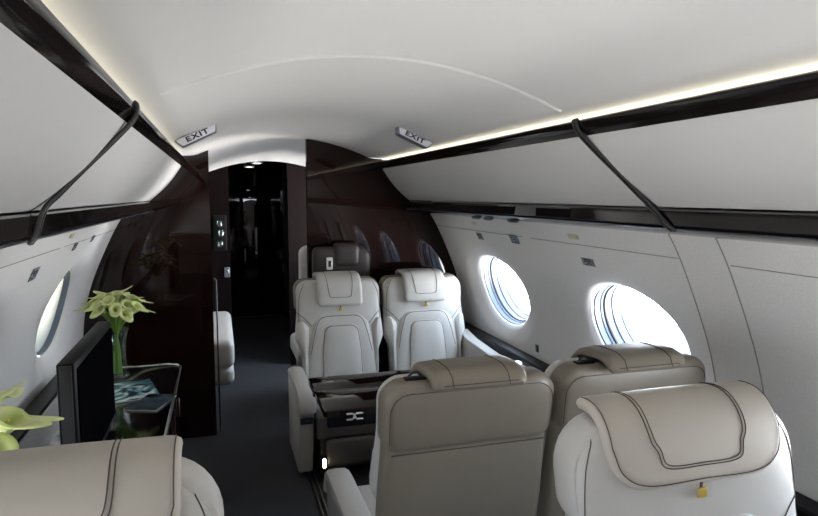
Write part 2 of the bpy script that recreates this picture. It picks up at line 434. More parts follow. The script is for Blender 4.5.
tag(obj('ceiling_corridor', box((0.02, 6.83, 1.83), (.92, 2.35, .03), 0), M['gloss'], smooth=False), kind='structure')
dr = empty('door_1', (.02, 7.9, 0)); tag(dr, kind='structure')
obj('door_leaf', box((0, 0, .92), (.64, .04, 1.8), .004), M['wood'], dr)
obj('door_frame', rbox(rbox(rbox(bmesh.new(), (-.35, 0, .92), (.05, .06, 1.8), .003), (.35, 0, .92), (.05, .06, 1.8), .003), (0, -.02, .02), (.7, .04, .03), .003), M['strip'], dr)
obj('door_handle', lathe([(.0, -.035), (.05, -.035), (.06, -.03), (.06, -.022)], 20, (-.19, 0, .95), 'y'), M['strip'], dr)
obj('door_hinge', rbox(rbox(bmesh.new(), (.31, -.03, 1.5), (.025, .02, .16), .003), (.31, -.03, .62), (.025, .02, .1), .003), M['steel'], dr)
tag(obj('wall_corridor_front', box((.02, 7.96, .95), (1.1, .05, 1.9), 0), M['black'], smooth=False), kind='structure')
for i, (x, y) in enumerate(((-.07, 5.95), (-.10, 6.75))):
    t = empty('ceiling_downlight', (x, y, 1.813), 0, ('nearer' if i == 0 else 'farther')+' small lit downlight in the dark corridor ceiling', 'light', None)
    obj('lamp_housing', lathe([(.055, 0), (.055, -.006), (.045, -.008), (.045, -.001)], 20), M['steel'], t)
    obj('lamp_lens', lathe([(.044, -.002), (.044, -.006), (.001, -.009)], 20), M['lamp'], t)
# wall controls on the corridor side
t = empty('wall_switch', (-.36, YV-.006, .86), 0, 'small silver latch plate on the dark vestibule wall', 'switch')
obj('plate', box((0, 0, 0), (.045, .01, .085), .004), M['steel'], t); obj('rocker', box((0, -.008, .005), (.02, .008, .03), .003), M['chrome'], t)
t = empty('glass_rack', (-.41, YV-.03, 1.2), 0, 'dark rack with small glossy glasses on the vestibule wall', 'rack')
obj('rack_panel', box((0, .02, 0), (.11, .012, .30), .01), M['black'], t)
for k in range(3): obj('glass', lathe([(.001, 0), (.025, .002), (.032, .05), (.03, .055), (.024, .006)], 16, (.01*(k % 2), -.015, -.12+.085*k)), M['vase'], t)
t = empty('grab_rail', (-.445, 4.115, 0), 0, 'thin grey upright rail behind the left partition edge', 'rail')
obj('rail_tube', tube([(0, 0, 0), (0, 0, .98), (-.01, 0, 1.0)], .005), M['strip'], t)

# ------------------------------------------------------------------ overhead bins, joint straps
def jy(z): return 1.555+(1.67-1.555)*(z-1.488)/(1.74-1.488) if z > 1.488 else 1.47+(1.555-1.47)*(z-1.43)/.058
def bin_unit(side, y0, y1, label):
    t = empty('overhead_bin', (side*.8, (y0+y1)/2, 1.485), 0, label, 'overhead bin')
    off = -Vector(t.location)
    pr = [(.634, 1.690), (.815, 1.487), (.925, 1.487), (.925, 1.56), (.70, 1.715), (.66, 1.698)]
    def slant(bm, g):
        for v in bm.verts:
            if abs(v.co.y-1.0) < .01: v.co.y = jy(v.co.z)+g
        return bm
    g = .006 if y0 == 1.0 else -.006
    o = obj('bin_body', slant(prism([(side*a, b) for a, b in pr], y0, y1), g), M['bin'], t, smooth=False); o.location = off
    q = []
    for k in range(9):
        f = k/8; q.append((.622+(.806-.622)*f-.010*math.sin(PI*f), 1.693+(1.486-1.693)*f-.010*math.sin(PI*f)))
    q += [(.812, 1.488), (.631, 1.694)]
    o = obj('bin_door', slant(prism([(side*a, b) for a, b in q], y0, y1), g*.8), M['bin'], t); o.location = off
for side, sd in ((1, 'right'), (-1, 'left')):
    bin_unit(side, 1.0, YP-.04, 'pale fabric overhead bin on the %s, far section up to the dark partition' % sd)
    bin_unit(side, Y0+.02, 1.0, 'pale fabric overhead bin on the %s, near section this side of the dark strap' % sd)
    t = empty('bin_strap', (side*.7, 1.615, 1.6), 0, 'dark grey ribbed strap crossing the %s overhead bins' % sd, 'strap')
    off = -Vector(t.location)
    path = spline([(.603, 1.742, 0), (.597, 1.736, 0), (.598, 1.715, 0), (.610, 1.690, 0), (.655, 1.636, 0), (.705, 1.580, 0), (.755, 1.521, 0), (.781, 1.488, 0), (.782, 1.440, 0), (.788, 1.421, 0)], 6)
    for k, dy in enumerate((-.0085, 0, .0085)):
        bm = tube([(side*p.x, jy(p.y)+dy, p.y) for p in path], .0048, 8)
        o = obj('strap_rib', bm, M['strip'] if k != 1 else M['gloss'], t); o.location = off

# PSU fittings under the right shelf, reading lights, placards, latches
def wall_item(name, side, y, z, sy, sz, th, m, label, cat, detail=None, off=.002):
    s = s_of_z(z); p = wallpt(side, y, s, -off-th/2); x, zz, n = at_s(s)
    t = empty(name, p, 0, label, cat)
    nx = Vector((side*n.x, 0, n.y)); ex = Vector((0, 1, 0)); ey = nx.cross(ex)
    if ey.z < 0: ey = -ey; ex = -ex
    Mx = Matrix((ex, ey, ex.cross(ey))).transposed()
    obj('plate', box((0, 0, 0), (sy, sz, th), min(.003, th*.4), 2, Mx), m, t)
    if detail:
        bm = bmesh.new()
        inward = -nx
        for (dy, dz, w_, h_) in detail[0]:
            rbox(bm, ex*dy+ey*dz+inward*(th/2+.0012), (w_, h_, .0016), 0, 1, Mx)
        obj(detail[1], bm, detail[2], t)
    return t
bars = [(0, .012, .05, .004), (0, .004, .05, .004), (-.01, -.006, .03, .003), (.015, -.014, .02, .004)]
wall_item('placard', 1, 3.36, 1.285, .075, .045, .002, M['placard'], 'small grey instruction placard above the farther right window', 'placard', (bars, 'printed_lines', M['ink']))
wall_item('air_vent', 1, 2.90, 1.300, .085, .05, .006, M['steel'], 'small framed grille on the right wall between the two windows', 'vent', ([(0, k*.010-.02, .065, .004) for k in range(5)], 'grille_slats', M['ink']))
wall_item('placard', 1, 2.27, 1.245, .09, .035, .002, M['placard'], 'grey placard above the nearer bright right window', 'placard', (bars, 'printed_lines', M['ink']))
wall_item('latch', 1, 3.35, 1.362, .05, .02, .006, M['cream_latch'], 'yellowish oval latch high on the right wall, farther one', 'latch')
wall_item('latch', 1, 2.30, 1.350, .07, .022, .006, M['cream_latch'], 'yellowish oval latch high on the right wall, nearer one', 'latch')
wall_item('wall_switch', 1, 2.98, .70, .03, .04, .006, M['strip'], 'small dark switch below the farther right window', 'switch')
wall_item('wall_switch', 1, 2.42, .735, .06, .02, .008, M['steel'], 'small silver fitting on the right wall behind the right taupe seat', 'switch')
wall_item('placard', -1, 2.48, 1.245, .085, .05, .002, M['placard'], 'grey instruction placard on the left wall near the frame edge', 'placard', (bars, 'printed_lines', M['ink']))
wall_item('placard', -1, 3.02, 1.30, .06, .04, .002, M['placard'], 'small grey placard high on the left wall above the window', 'placard', (bars, 'printed_lines', M['ink']))
wall_item('placard', -1, 3.40, 1.31, .06, .035, .002, M['placard'], 'farthest small grey placard on the left wall by the partition', 'placard', (bars, 'printed_lines', M['ink']))
wall_item('latch', -1, 2.80, 1.36, .05, .02, .006, M['cream_latch'], 'yellowish oval latch high on the left wall', 'latch')
def psu(y, label, name='reading_light'):
    zc = 1.428-(.87-.795)*.2
    t = empty(name, (.87, y, zc-.002), 0, label, 'light')
    obj('lamp_ring', lathe([(.012, .0), (.026, -.002), (.028, -.008), (.020, -.016), (.014, -.012)], 20), M['steel'], t)
    obj('lamp_lens', lathe([(.0135, -.008), (.001, -.012)], 16), M['screen'], t)
psu(3.05, 'small round reading light under the right shelf, farther pair left one'); psu(2.90, 'small round reading light under the right shelf, farther pair right one')
psu(2.62, 'small round reading light under the right shelf, by the nearer placard')
for y0, y1, lb in ((3.5, 3.9, 'far'), (2.45, 3.2, 'middle'), (2.0, 2.25, 'near')):
    o = obj('service_panel', prism([(.7885-.003, 1.438), (.7885-.003, 1.470), (.789, 1.472), (.789, 1.436)], y0, y1), M['screen'], None, smooth=False)
    tag(o, 'grey glossy service panel in the right shelf edge, %s one' % lb, 'panel')

# ------------------------------------------------------------------ exit signs
def exit_sign(side, label):
    sx = .46 if side > 0 else -.50
    zc = ceil_z(abs(sx)); ang = -math.atan(.98*sx)
    t = empty('exit_sign', (sx, 2.80, zc), 0, label, 'exit sign')
    R = Matrix.Rotation(-ang, 3, 'Y')
    ol = round_poly([(-.097, .002), (-.076, -.037), (.076, -.037), (.097, .002)], .006)
    bm = puff(ol, [(.004, .05), (0, .045), (0, -.004), (.003, -.008)], lambda q: R @ q); obj('housing', bm, M['steel'], t)
    ol = round_poly([(-.088, -.003), (-.071, -.033), (.071, -.033), (.088, -.003)], .005)
    bm = puff(ol, [(0, -.008), (0, -.0105), (.002, -.012)], lambda q: R @ q); obj('sign_face', bm, M['sign_face'], t)
    cu = bpy.data.curves.new('exit_text', 'FONT'); cu.body = 'EXIT'; cu.size = .037; cu.align_x = 'CENTER'; cu.align_y = 'CENTER'; cu.extrude = .0008; cu.offset = .0012; cu.space_character = 1.12
    tmp = bpy.data.objects.new('tmp', cu); COL.objects.link(tmp)
    dg = bpy.context.evaluated_depsgraph_get(); me = bpy.data.meshes.new_from_object(tmp.evaluated_get(dg)); bpy.data.objects.remove(tmp)
    T = R.to_4x4() @ Matrix.Translation((0, -.0135, -.018)) @ Matrix.Rotation(PI/2, 4, 'X') @ Matrix.Diagonal((1.2, .80, 1, 1))
    me.transform(T); me.materials.clear(); me.materials.append(M['ink'])
    o = bpy.data.objects.new('lettering', me); COL.objects.link(o); o.parent = t
exit_sign(-1, 'white EXIT sign hanging from the ceiling above the left bins')
exit_sign(1, 'white EXIT sign hanging from the ceiling above the right bins')

# ------------------------------------------------------------------ seats  (local: faces -y, rear top edge at y=0)
def slab_path(path, wdt, th, rc, parent, name, m, stitch=None, bulge=.0):
    """leather pad draped along a (y,z) path; returns map(x,s01,n)"""
    P = spline([(a, b, 0) for a, b in path], 8); L = [0]
    for a, b in zip(P, P[1:]): L.append(L[-1]+(b-a).length)
    T = L[-1]
    def mp(x, s, n):
        s = max(0, min(T, s)); i = 0
        while i < len(L)-2 and L[i+1] < s: i += 1
        f = (s-L[i])/(L[i+1]-L[i]); p = P[i].lerp(P[i+1], f)
        d = (P[min(i+2, len(P)-1)]-P[max(i-1, 0)]).normalized(); nn = Vector((-d.y, d.x))
        if nn.y < 0 and abs(d.x) > .5: nn = -nn
        return Vector((x, p.x+nn.x*n, p.y+nn.y*n))
    # make the normal consistently point out (up over the crest, forward at the front)
    def mp2(x, s, n):
        s = max(0, min(T, s)); i = 0
        while i < len(L)-2 and L[i+1] < s: i += 1
        f = (s-L[i])/(L[i+1]-L[i]); p = P[i].lerp(P[i+1], f)
        d = (P[min(i+2, len(P)-1)]-P[max(i-1, 0)]).normalized()
        nn = Vector((d.y, -d.x))        # path runs from +y to -y: normal is up / forward
        if nn.y < 0 and d.x < 0: nn = -nn
        n2 = n+bulge*(1-(2*x/wdt)**2) if n > 0 else n
        return Vector((x, p.x+nn.x*n2, p.y+nn.y*n2))
    ol = round_poly([(-wdt/2, 0), (wdt/2, 0), (wdt/2, T), (-wdt/2, T)], rc)
    bm = bmesh.new(); out = densify(ol, .015); n = len(out); c = Vector((0, T/2)); hx, hs = wdt/2, T/2
    rings = [(.9, 0), (.6, 0), (.3, 0), (.012, 0), (.003, .004), (0, th*.5), (.002, th*.8), (.008, th*.97), (.02, th)]
    def ring(ins, nn, rel=False):
        r = []
        for p in out:
            if rel: k0 = k1 = 1-ins
            else: k0, k1 = 1-ins/hx, 1-ins/hs
            r.append(bm.verts.new(mp2(c.x+(p.x-c.x)*k0, c.y+(p.y-c.y)*k1, nn)))
        return r
    V = [ring(.97, 0, True), ring(.6, 0, True), ring(.3, 0, True)]
    for ins, nn in rings[3:]: V.append(ring(ins, nn))
    V += [ring(f, th, True) for f in (.25, .4, .55, .7, .85, .97)]
    for A, B in zip(V, V[1:]):
        for i in range(n): bm.faces.new((A[i], A[(i+1) % n], B[(i+1) % n], B[i]))
    bm.faces.new(V[0][::-1]); bm.faces.new(V[-1])
    o = obj(name, bm, m, parent)
    def stitches(lines, r, pname='stitching'):
        b2 = bmesh.new()
        for ln in lines: tube([mp2(x, s, th+.0008) for x, s in ln], r, 6, b2)
        return obj(pname, b2, M['stitch'], o)
    return o, T, stitches

def lin(a, b, n=14): return [(a[0]+(b[0]-a[0])*k/n, a[1]+(b[1]-a[1])*k/n) for k in range(n+1)]
def make_seat(label, loc, rz, Wd=.53, T=1.02, padw=.25, padlen=.15, rc=.07, arms=(1, 1), detail=1, group=None, seamr=.0016, front='cream', pad_m='cream', armw=.075, padth=.026, handle=True, shell='taupe', low=.86, bt=.145):
    root = empty('cabin_seat', loc, rz, label, 'seat', group)
    hw = Wd/2
    LE = .17; dd = .145-bt
    lean = lambda q: Vector((q.x, q.y-(T-q.z)*LE, q.z))
    # front cushion
    ol = round_poly([(-hw*.86, .40), (-hw*.87, .57), (-hw*1.02, .66), (-hw*.96, .84), (-hw*.98, T), (hw*.98, T), (hw*.96, .84), (hw*1.02, .66), (hw*.87, .57), (hw*.86, .40)], [.03, .04, .05, .2, rc, rc, .2, .05, .04, .03], 8)
    bmb = puff(ol, cushion_rings(-.055+dd*.6, -bt, .035-dd*.2, .012, .2), lean)
    src = bmb.copy()
    back = obj('backrest', bmb, M[front], root)
    # raised cushions on the front
    def raised(name, pts, rad, y_rear, y_front, dome, e=.02):
        o_ = round_poly(pts, rad, 8); b = puff(o_, cushion_rings(y_rear+dd, y_front+dd, e, dome, .1), lean); s_ = b.copy()
        return obj(name, b, M[front], root), s_, o_
    hb = hw*.64; top_h = T-.195
    a1, s1, _ = raised('horseshoe_cushion', [(-hw*.80, .42), (-hw*.76, .60), (-hb, top_h-.05), (-hb*.70, top_h), (hb*.70, top_h), (hb, top_h-.05), (hw*.76, .60), (hw*.80, .42)], [.02, .2, .04, .05, .05, .04, .2, .02], -.10, -.163, .006, .022)
    hi = hw*.43
    a2, s2, ol2 = raised('lumbar_cushion', [(-hi*1.12, .42), (-hi*1.08, .60), (-hi*.92, top_h-.06), (hi*.92, top_h-.06), (hi*1.08, .60), (hi*1.12, .42)], [.02, .1, .05, .05, .1, .02], -.12, -.176, .010, .020)
    for sgn in (-1, 1):
        pts = [(sgn*hw*.70, T-.27), (sgn*hw*.95, T-.205), (sgn*hw*.995, .67), (sgn*hw*.86, .585), (sgn*hw*.84, .44), (sgn*hw*.76, .44), (sgn*hw*.74, .62)]
        if sgn > 0: pts = pts[::-1]
        b = puff(round_poly(pts, .025, 6), cushion_rings(-.09+dd, -.160+dd, .022, .006, .04), lean)
        obj('side_bolster', b, M[front], root)
    # seams: V seams from the shoulders and outline of the lumbar panel
    bs = bmesh.new()
    for sgn in (-1, 1):
        pts = [(p.x, p.y) for p in spline([(sgn*hw*.965, T-.185, 0), (sgn*hw*.82, T-.215, 0), (sgn*hw*.66, T-.262, 0)], 8)]
        p3 = line_on(src, pts)
        if len(p3) > 2: tube(p3, seamr, 6, bs)
        pts = [(p.x, p.y) for p in spline([(sgn*hw*.80, T-.015, 0), (sgn*hw*.90, T-.08, 0), (sgn*hw*.93, T-.18, 0), (sgn*hw*.93, T-.30, 0)], 8)]
        p3 = line_on(src, pts)
        if len(p3) > 2: tube(p3, seamr*.8, 6, bs)
    pp = [(p.x*.93, top_h-.06-(top_h-.06-p.y)*.97-.01) for p in densify(ol2, .02)]
    p3 = line_on(s2, pp); tube(p3, seamr*.7, 6, bs, closed=True)
    arch = [(p.x, p.y) for p in spline([(-hw*.70, .58, 0), (-hb*.90, top_h-.09, 0), (-hb*.66, top_h-.022, 0), (0, top_h-.014, 0), (hb*.66, top_h-.022, 0), (hb*.90, top_h-.09, 0), (hw*.70, .58, 0)], 8)]
    p3 = line_on(s1, arch); tube(p3, seamr*.8, 6, bs)
    obj('stitching', bs, M['stitch'], back)
    src.free(); s1.free(); s2.free()
    # rear shell: lower panel + overlapping upper wrap
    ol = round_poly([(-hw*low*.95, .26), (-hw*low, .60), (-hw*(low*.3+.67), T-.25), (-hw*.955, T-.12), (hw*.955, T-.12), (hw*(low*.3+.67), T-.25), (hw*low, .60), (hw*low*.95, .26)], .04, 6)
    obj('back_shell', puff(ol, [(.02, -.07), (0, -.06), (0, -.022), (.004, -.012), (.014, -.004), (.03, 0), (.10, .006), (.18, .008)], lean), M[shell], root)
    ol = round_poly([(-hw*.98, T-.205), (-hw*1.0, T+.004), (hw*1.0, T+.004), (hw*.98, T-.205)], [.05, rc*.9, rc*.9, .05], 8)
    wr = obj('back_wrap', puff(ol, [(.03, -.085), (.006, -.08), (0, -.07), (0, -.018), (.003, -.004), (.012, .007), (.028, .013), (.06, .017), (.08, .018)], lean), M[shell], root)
    b = bmesh.new(); ol2b = round_poly([(-hw*.93, T-.20), (-hw*.945, T-.022), (hw*.945, T-.022), (hw*.93, T-.20)], [.04, rc*.8, rc*.8, .04], 8)
    cut = [p for p in densify(ol2b, .02)]; k0 = min(range(len(cut)), key=lambda k: abs(cut[k].x)+cut[k].y); cut = cut[k0:]+cut[:k0]
    cut = [p for p in cut if p.y > T-.175]
    tube([lean(Vector((p.x, .0125, p.y))) for p in cut], .0013, 6, b)
    tube([lean(Vector((x*hw*.90/10, .006, T-.2045))) for x in range(-10, 11)], .0018, 6, b); obj('stitching', b, M['stitch'], wr)
    # headrest pad
    tz = T+.028
    path = [(.030, T-.016), (.020, T+.004), (-.012, T+.012), (-.04, T+.012), (-.07, T+.011), (-.112, T+.006), (-.146, T-.018), (-.166, T-.05), (-.178, T-padlen*.72), (-.188, T-padlen)]
    if detail > 1: path = [(.006, T+.004), (-.03, T+.010), (-.062, T+.004), (-.088, T-.022), (-.102, T-.055), (-.112, T-.09), (-.120, T-padlen)]
    pad, L, st = slab_path(path, padw, padth, .022 if detail < 2 else [.02, .02, .085, .085], root, 'headrest', M[pad_m], bulge=.003)
    i = padw*(.30 if detail < 2 else .265)
    lines = []
    q0 = L*(.84 if detail < 2 else .80)
    u = [(p.x, p.y) for p in spline([(-i*.98, .004, 0), (-i*.98, L*.5, 0), (-i*.86, q0-.03, 0), (-i*.72, q0, 0), (0, q0+.003, 0), (i*.72, q0, 0), (i*.86, q0-.03, 0), (i*.98, L*.5, 0), (i*.98, .004, 0)], 10)]
    lines.append(u)
    if detail > 1:
        lines.append([(x*1.07, s+.006*(s/L)) for x, s in u])
        for sgn in (-1, 1): lines.append(lin((sgn*(padw/2-.010), .02), (sgn*(padw/2-.010), L-.085)))
        lines.append([(p.x, p.y) for p in spline([(-(padw/2-.010), L-.085, 0), (-(padw/2-.028), L-.036, 0), (-(padw/2-.085), L-.010, 0), (0, L-.010, 0), (padw/2-.085, L-.010, 0), (padw/2-.028, L-.036, 0), (padw/2-.010, L-.085, 0)], 8)])
    if shell == 'taupe' and handle: lines.append(lin((-(padw/2-.03), .012), ((padw/2-.03), .012)))
    st(lines, seamr*.75)
    # pull tag under the pad
    y_t = -.188-.008+(.062 if detail > 1 else 0)
    tg = obj('pull_tag', box((0, y_t-.004, T-padlen-.018), (.022, .006, .022), .003), M['gold'], root); tg['label'] = 'brass coloured tag'
    obj('tag_strap', box((0, y_t, T-padlen-.003), (.006, .003, .03), .001), M['stitch'], tg)
    # release handle on the top edge (rear view: left)
    if handle:
        h = obj('recline_plate', box((hw*.62, -.045, T+.006), (.06, .028, .006), .002), M['black'], root)
        obj('recline_handle', tube([(hw*.62-.02, -.045, T+.010), (hw*.62-.008, -.045, T+.022), (hw*.62+.008, -.045, T+.022), (hw*.62+.02, -.045, T+.010)], .0035), M['strip'], h)
    # seat cushion, leg rest, base
    cw = Wd-.06
    obj('seat_cushion', box((0, -.425, .370), (cw, .50, .12), .04, 5), M[front], root)
    b = bmesh.new(); tube([(-cw*.36, -.66, .436), (-cw*.36, -.40, .4365), (-cw*.30, -.26, .4365), (cw*.30, -.26, .4365), (cw*.36, -.40, .4365), (cw*.36, -.66, .436)], .0015, 6, b)
    obj('front_pad', box((0, -.668, .378), (cw*.98, .05, .075), .022, 4), M[front], root)
    b.free()
    obj('leg_rest', box((0, -.655, .300), (cw*.96, .045, .145), .014, 3), M['base_grey'], root)
    obj('foot_panel', box((.02, -.665, .150), (cw*.84, .05, .145), .02, 3), M['base_grey'], root)
    obj('base', box((0, -.34, .17), (cw*.84, .50, .30), .02, 2), M['base_grey'], root)
    # armrests
    for sgn, on in ((-1, arms[0]), (1, arms[1])):
        if not on: continue
        xa = sgn*(cw/2+armw/2+.004)
        prf = round_poly([(-.62, .03), (-.68, .25), (-.69, .465), (-.15, .465), (-.15, .03)], [.03, .09, .02, .02, .03], 5)
        b = bmesh.new(); rows = []
        for dx, ins in ((-armw/2, .008), (-armw/2+.008, 0), (armw/2-.008, 0), (armw/2, .008)):
            cx_, cz_ = -.42, .27
            rows.append([b.verts.new((xa+dx, cx_+(p.x-cx_)*(1-ins/.27), cz_+(p.y-cz_)*(1-ins/.24))) for p in prf])
        for A, B in zip(rows, rows[1:]):
            for k in range(len(A)): b.faces.new((A[k], A[(k+1) % len(A)], B[(k+1) % len(A)], B[k]))
        b.faces.new(rows[0]); b.faces.new(rows[-1][::-1])
        ar = obj('armrest', b, M[front], root)
        path = [(-.14, .470), (-.30, .476), (-.50, .476), (-.62, .474), (-.680, .460), (-.703, .42), (-.706, .385)]
        # arm pad draped over the front end
        P = spline([(a, c_, 0) for a, c_ in path], 5)
        b = bmesh.new(); rows = []
        hwid = armw/2+.008
        for k, p in enumerate(P):
            d = (P[min(k+1, len(P)-1)]-P[max(k-1, 0)]).normalized(); nn = Vector((d.y, -d.x))
            if nn.y < 0 and nn.x > 0: nn = -nn
            if d.x < 0 and nn.y < 0: nn = -nn
            endf = min(1, min(k, len(P)-1-k)/2.0*.5+.5)
            row = []
            for a in range(12):
                t_ = 2*PI*a/12; cx_ = math.copysign(abs(math.cos(t_))**.55, math.cos(t_)); cn_ = math.copysign(abs(math.sin(t_))**.7, math.sin(t_))
                row.append(b.verts.new((xa+cx_*hwid*endf, p.x+nn.x*(cn_*.024*endf+.008), p.y+nn.y*(cn_*.024*endf+.008))))
            rows.append(row)
        for A, B in zip(rows, rows[1:]):
            for k in range(12): b.faces.new((A[k], A[(k+1) % 12], B[(k+1) % 12], B[k]))
        b.faces.new(rows[0]); b.faces.new(rows[-1][::-1])
        ap = obj('arm_pad', b, M[front], ar)
        sc = obj('arm_control_panel', box((xa, -.692, .345), (armw*.9, .012, .035), .004), M['strip'], ar)
        obj('control_button', box((xa, -.6995, .345), (armw*.4, .004, .012), .0015), M['chrome'], sc)
    # seat belt
    b = bmesh.new()
    tube([(-cw*.46, -.26, .436), (-cw*.2, -.33, .441), (-.03, -.37, .443)], .006, 6, b); tube([(cw*.46, -.24, .436), (cw*.25, -.32, .441), (.05, -.38, .443)], .006, 6, b)
    sb = obj('seat_belt', b, M['strip'], root)
    obj('buckle', box((.01, -.38, .449), (.055, .04, .014), .004), M['chrome'], sb)
    return root
G1 = 'cream seats facing aft across the table'; G2 = 'taupe backed seats facing the table'
make_seat('cream leather seat behind the dark table, on the aisle, its left arm beside the carpet', (.270, 3.90, 0), 0, Wd=.53, T=1.005, padw=.27, arms=(1, 0), group=G1, seamr=.0020, handle=False)
make_seat('cream leather seat behind the dark table, beside the round window', (.810, 3.90, 0), 0, Wd=.53, T=1.005, padw=.27, arms=(0, 0), group=G1, seamr=.0020, handle=False)
wseat = [o for o in bpy.data.objects if o.get('category') == 'seat'][-1]
for nm, prf in (('armrest', [(-.66, .40), (-.72, .56), (-.66, .605), (-.30, .625), (-.12, .655), (-.12, .40)]),):
    b = bmesh.new(); rows = []
    o_ = round_poly(prf, [.01, .02, .05, .2, .02, .01], 5)
    for x, k in ((.240, .8), (.244, .95), (.252, 1), (.297, 1), (.305, .95), (.309, .8)):
        rows.append([b.verts.new((x, p.x, .40+(p.y-.40)*(.9+.1*k))) for p in o_])
    for A, B in zip(rows, rows[1:]):
        for k in range(len(A)): b.faces.new((A[k], A[(k+1) % len(A)], B[(k+1) % len(A)], B[k]))
    b.faces.new(rows[0]); b.faces.new(rows[-1][::-1]); obj(nm, b, M['cream'], wseat)
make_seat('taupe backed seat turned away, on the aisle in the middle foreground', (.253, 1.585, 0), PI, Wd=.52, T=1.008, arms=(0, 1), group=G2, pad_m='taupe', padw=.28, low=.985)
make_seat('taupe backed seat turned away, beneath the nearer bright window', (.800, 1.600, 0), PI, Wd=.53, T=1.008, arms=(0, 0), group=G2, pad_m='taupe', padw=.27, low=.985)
make_seat('large cream seat with wide draped headrest in the bottom right corner', (.508, 1.14, 0), 0, Wd=.56, T=1.062, padw=.43, bt=.095, padlen=.125, rc=.15, arms=(1, 1), detail=2, pad_m='cream_warm', seamr=.0015, handle=False, padth=.026, shell='cream')
make_seat('cream seat with draped headrest in the bottom left corner by the lilies', (-.700, 1.10, 0), 0, Wd=.56, T=1.085, padw=.43, bt=.095, padlen=.125, rc=.14, arms=(1, 1), detail=2, pad_m='cream_warm', seamr=.0015, handle=False, padth=.026, shell='cream')

# solid dark panel added for the seat back reflected in the gloss partition
t = empty('reflected_seat_panel', (.335, 4.0, 0), 0, 'solid dark brown panel standing in for a seat back reflected in the wood partition', 'seat')
obj('reflected_seat_back', puff(round_poly([(-.19, .02), (-.19, 1.19), (.185, 1.19), (.185, .02)], [.02, .04, .07, .02], 8), cushion_rings(.035, -.03, .02, .006, .15)), M['brown'], t)
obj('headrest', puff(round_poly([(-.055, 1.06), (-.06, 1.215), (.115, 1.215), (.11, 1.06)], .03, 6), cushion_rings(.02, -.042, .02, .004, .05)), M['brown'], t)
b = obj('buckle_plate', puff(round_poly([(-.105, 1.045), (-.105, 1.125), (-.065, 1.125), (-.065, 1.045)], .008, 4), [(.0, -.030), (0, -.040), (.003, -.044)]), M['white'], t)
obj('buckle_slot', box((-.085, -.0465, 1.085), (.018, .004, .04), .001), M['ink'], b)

# seat and divan glimpsed beyond the partition
t = empty('forward_seat', (.27, 4.32, 0), 0, 'white seat edge just visible past the right partition beyond the far seats', 'seat')
obj('backrest', puff(round_poly([(-.165, .44), (-.165, 1.17), (.2, 1.17), (.2, .44)], [.03, .06, .06, .03], 6), cushion_rings(.10, -.02, .03, .01, .15)), M['cream'], t)
obj('seat_cushion', box((.02, .36, .38), (.40, .50, .14), .04, 4), M['cream'], t)
obj('base', box((.02, .34, .155), (.32, .42, .30), .02, 2), M['base_grey'], t)
t = empty('divan', (-.62, 4.95, 0), 0, 'white leather divan beyond the left partition, its rounded end showing', 'sofa')
obj('seat_cushion', box((.0, 0, .44), (.56, 1.20, .20), .055, 5), M['cream'], t)
obj('front_pad', box((.0, 0, .285), (.55, 1.18, .13), .05, 5), M['cream'], t)
obj('back_cushion', box((-.22, 0, .72), (.12, 1.18, .36), .05, 5), M['cream'], t)
obj('base', box((-.06, 0, .11), (.40, 1.1, .215), .01, 2), M['base_grey'], t)

# ------------------------------------------------------------------ floor rails
for i, x in enumerate((.03, .46)):
    o = obj('seat_rail', rbox(rbox(bmesh.new(), (x-.012, 1.9, .006), (.008, 3.0, .012), .002), (x+.012, 1.9, .006), (.008, 3.0, .012), .002), M['strip'])
    tag(o, ('dark floor rail nearest the aisle' if i == 0 else 'dark floor rail under the middle of the seats'), 'rail')
t = empty('floor_light', (.082, 3.205, 0), 0, 'small lit courtesy lamp at floor level beside the seat base', 'light')
obj('lamp_housing', box((0, .012, .105), (.03, .02, .07), .006), M['black'], t)
obj('lamp_lens', puff(round_poly([(-.008, .08), (-.008, .13), (.008, .13), (.008, .08)], .006, 4), [(0, .003), (0, -.002), (.003, -.004)]), M['lamp_warm'], t)

# ------------------------------------------------------------------ dining table
t = empty('folding_table', (.510, 2.67, 0), 0, 'glossy dark fold-out table between the facing seats', 'table')
def leaf(y0, y1, nm):
    ol = round_poly([(-.545, y0), (.570, y0), (.570, y1), (-.545, y1)], .012, 4)
    bm = bmesh.new(); R = []
    for ins, z in ((.006, .630), (0, .633), (0, .657), (.003, .660)):
        R.append([bm.verts.new((p.x*(1-ins/.55), (p.y-(y0+y1)/2)*(1-ins/.13)+(y0+y1)/2, z)) for p in ol])
    for A, B in zip(R, R[1:]):
        for k in range(len(A)): bm.faces.new((A[k], A[(k+1) % len(A)], B[(k+1) % len(A)], B[k]))
    bm.faces.new(R[0]); bm.faces.new(R[-1][::-1]); return obj(nm, bm, M['tabletop'], t)
leaf(-.235, .0295, 'table_leaf'); leaf(.0325, .25, 'table_leaf')
obj('metal_strip', box((.005, .031, .6470), (1.09, .0024, .0275), 0), M['chrome'], t)
obj('table_frame', rbox(rbox(bmesh.new(), (.0, -.205, .606), (1.06, .04, .045), .005), (.0, .20, .606), (1.06, .03, .045), .005), M['black'], t)
for k, x in enumerate((-.42, -.30)):
    pass
for k, (x, z) in enumerate(((-.445, .643), (-.405, .643), (-.445, .620), (-.405, .620))):
    obj('hinge_latch', box((x, -.242, z), (.030, .016, .009), .004), M['chrome'], t)
obj('hinge_pin', box((-.425, -.240, .6315), (.014, .012, .022), .003), M['chrome'], t)
obj('pedestal', box((.12, .0, .30), (.14, .24, .59), .01), M['black'], t)

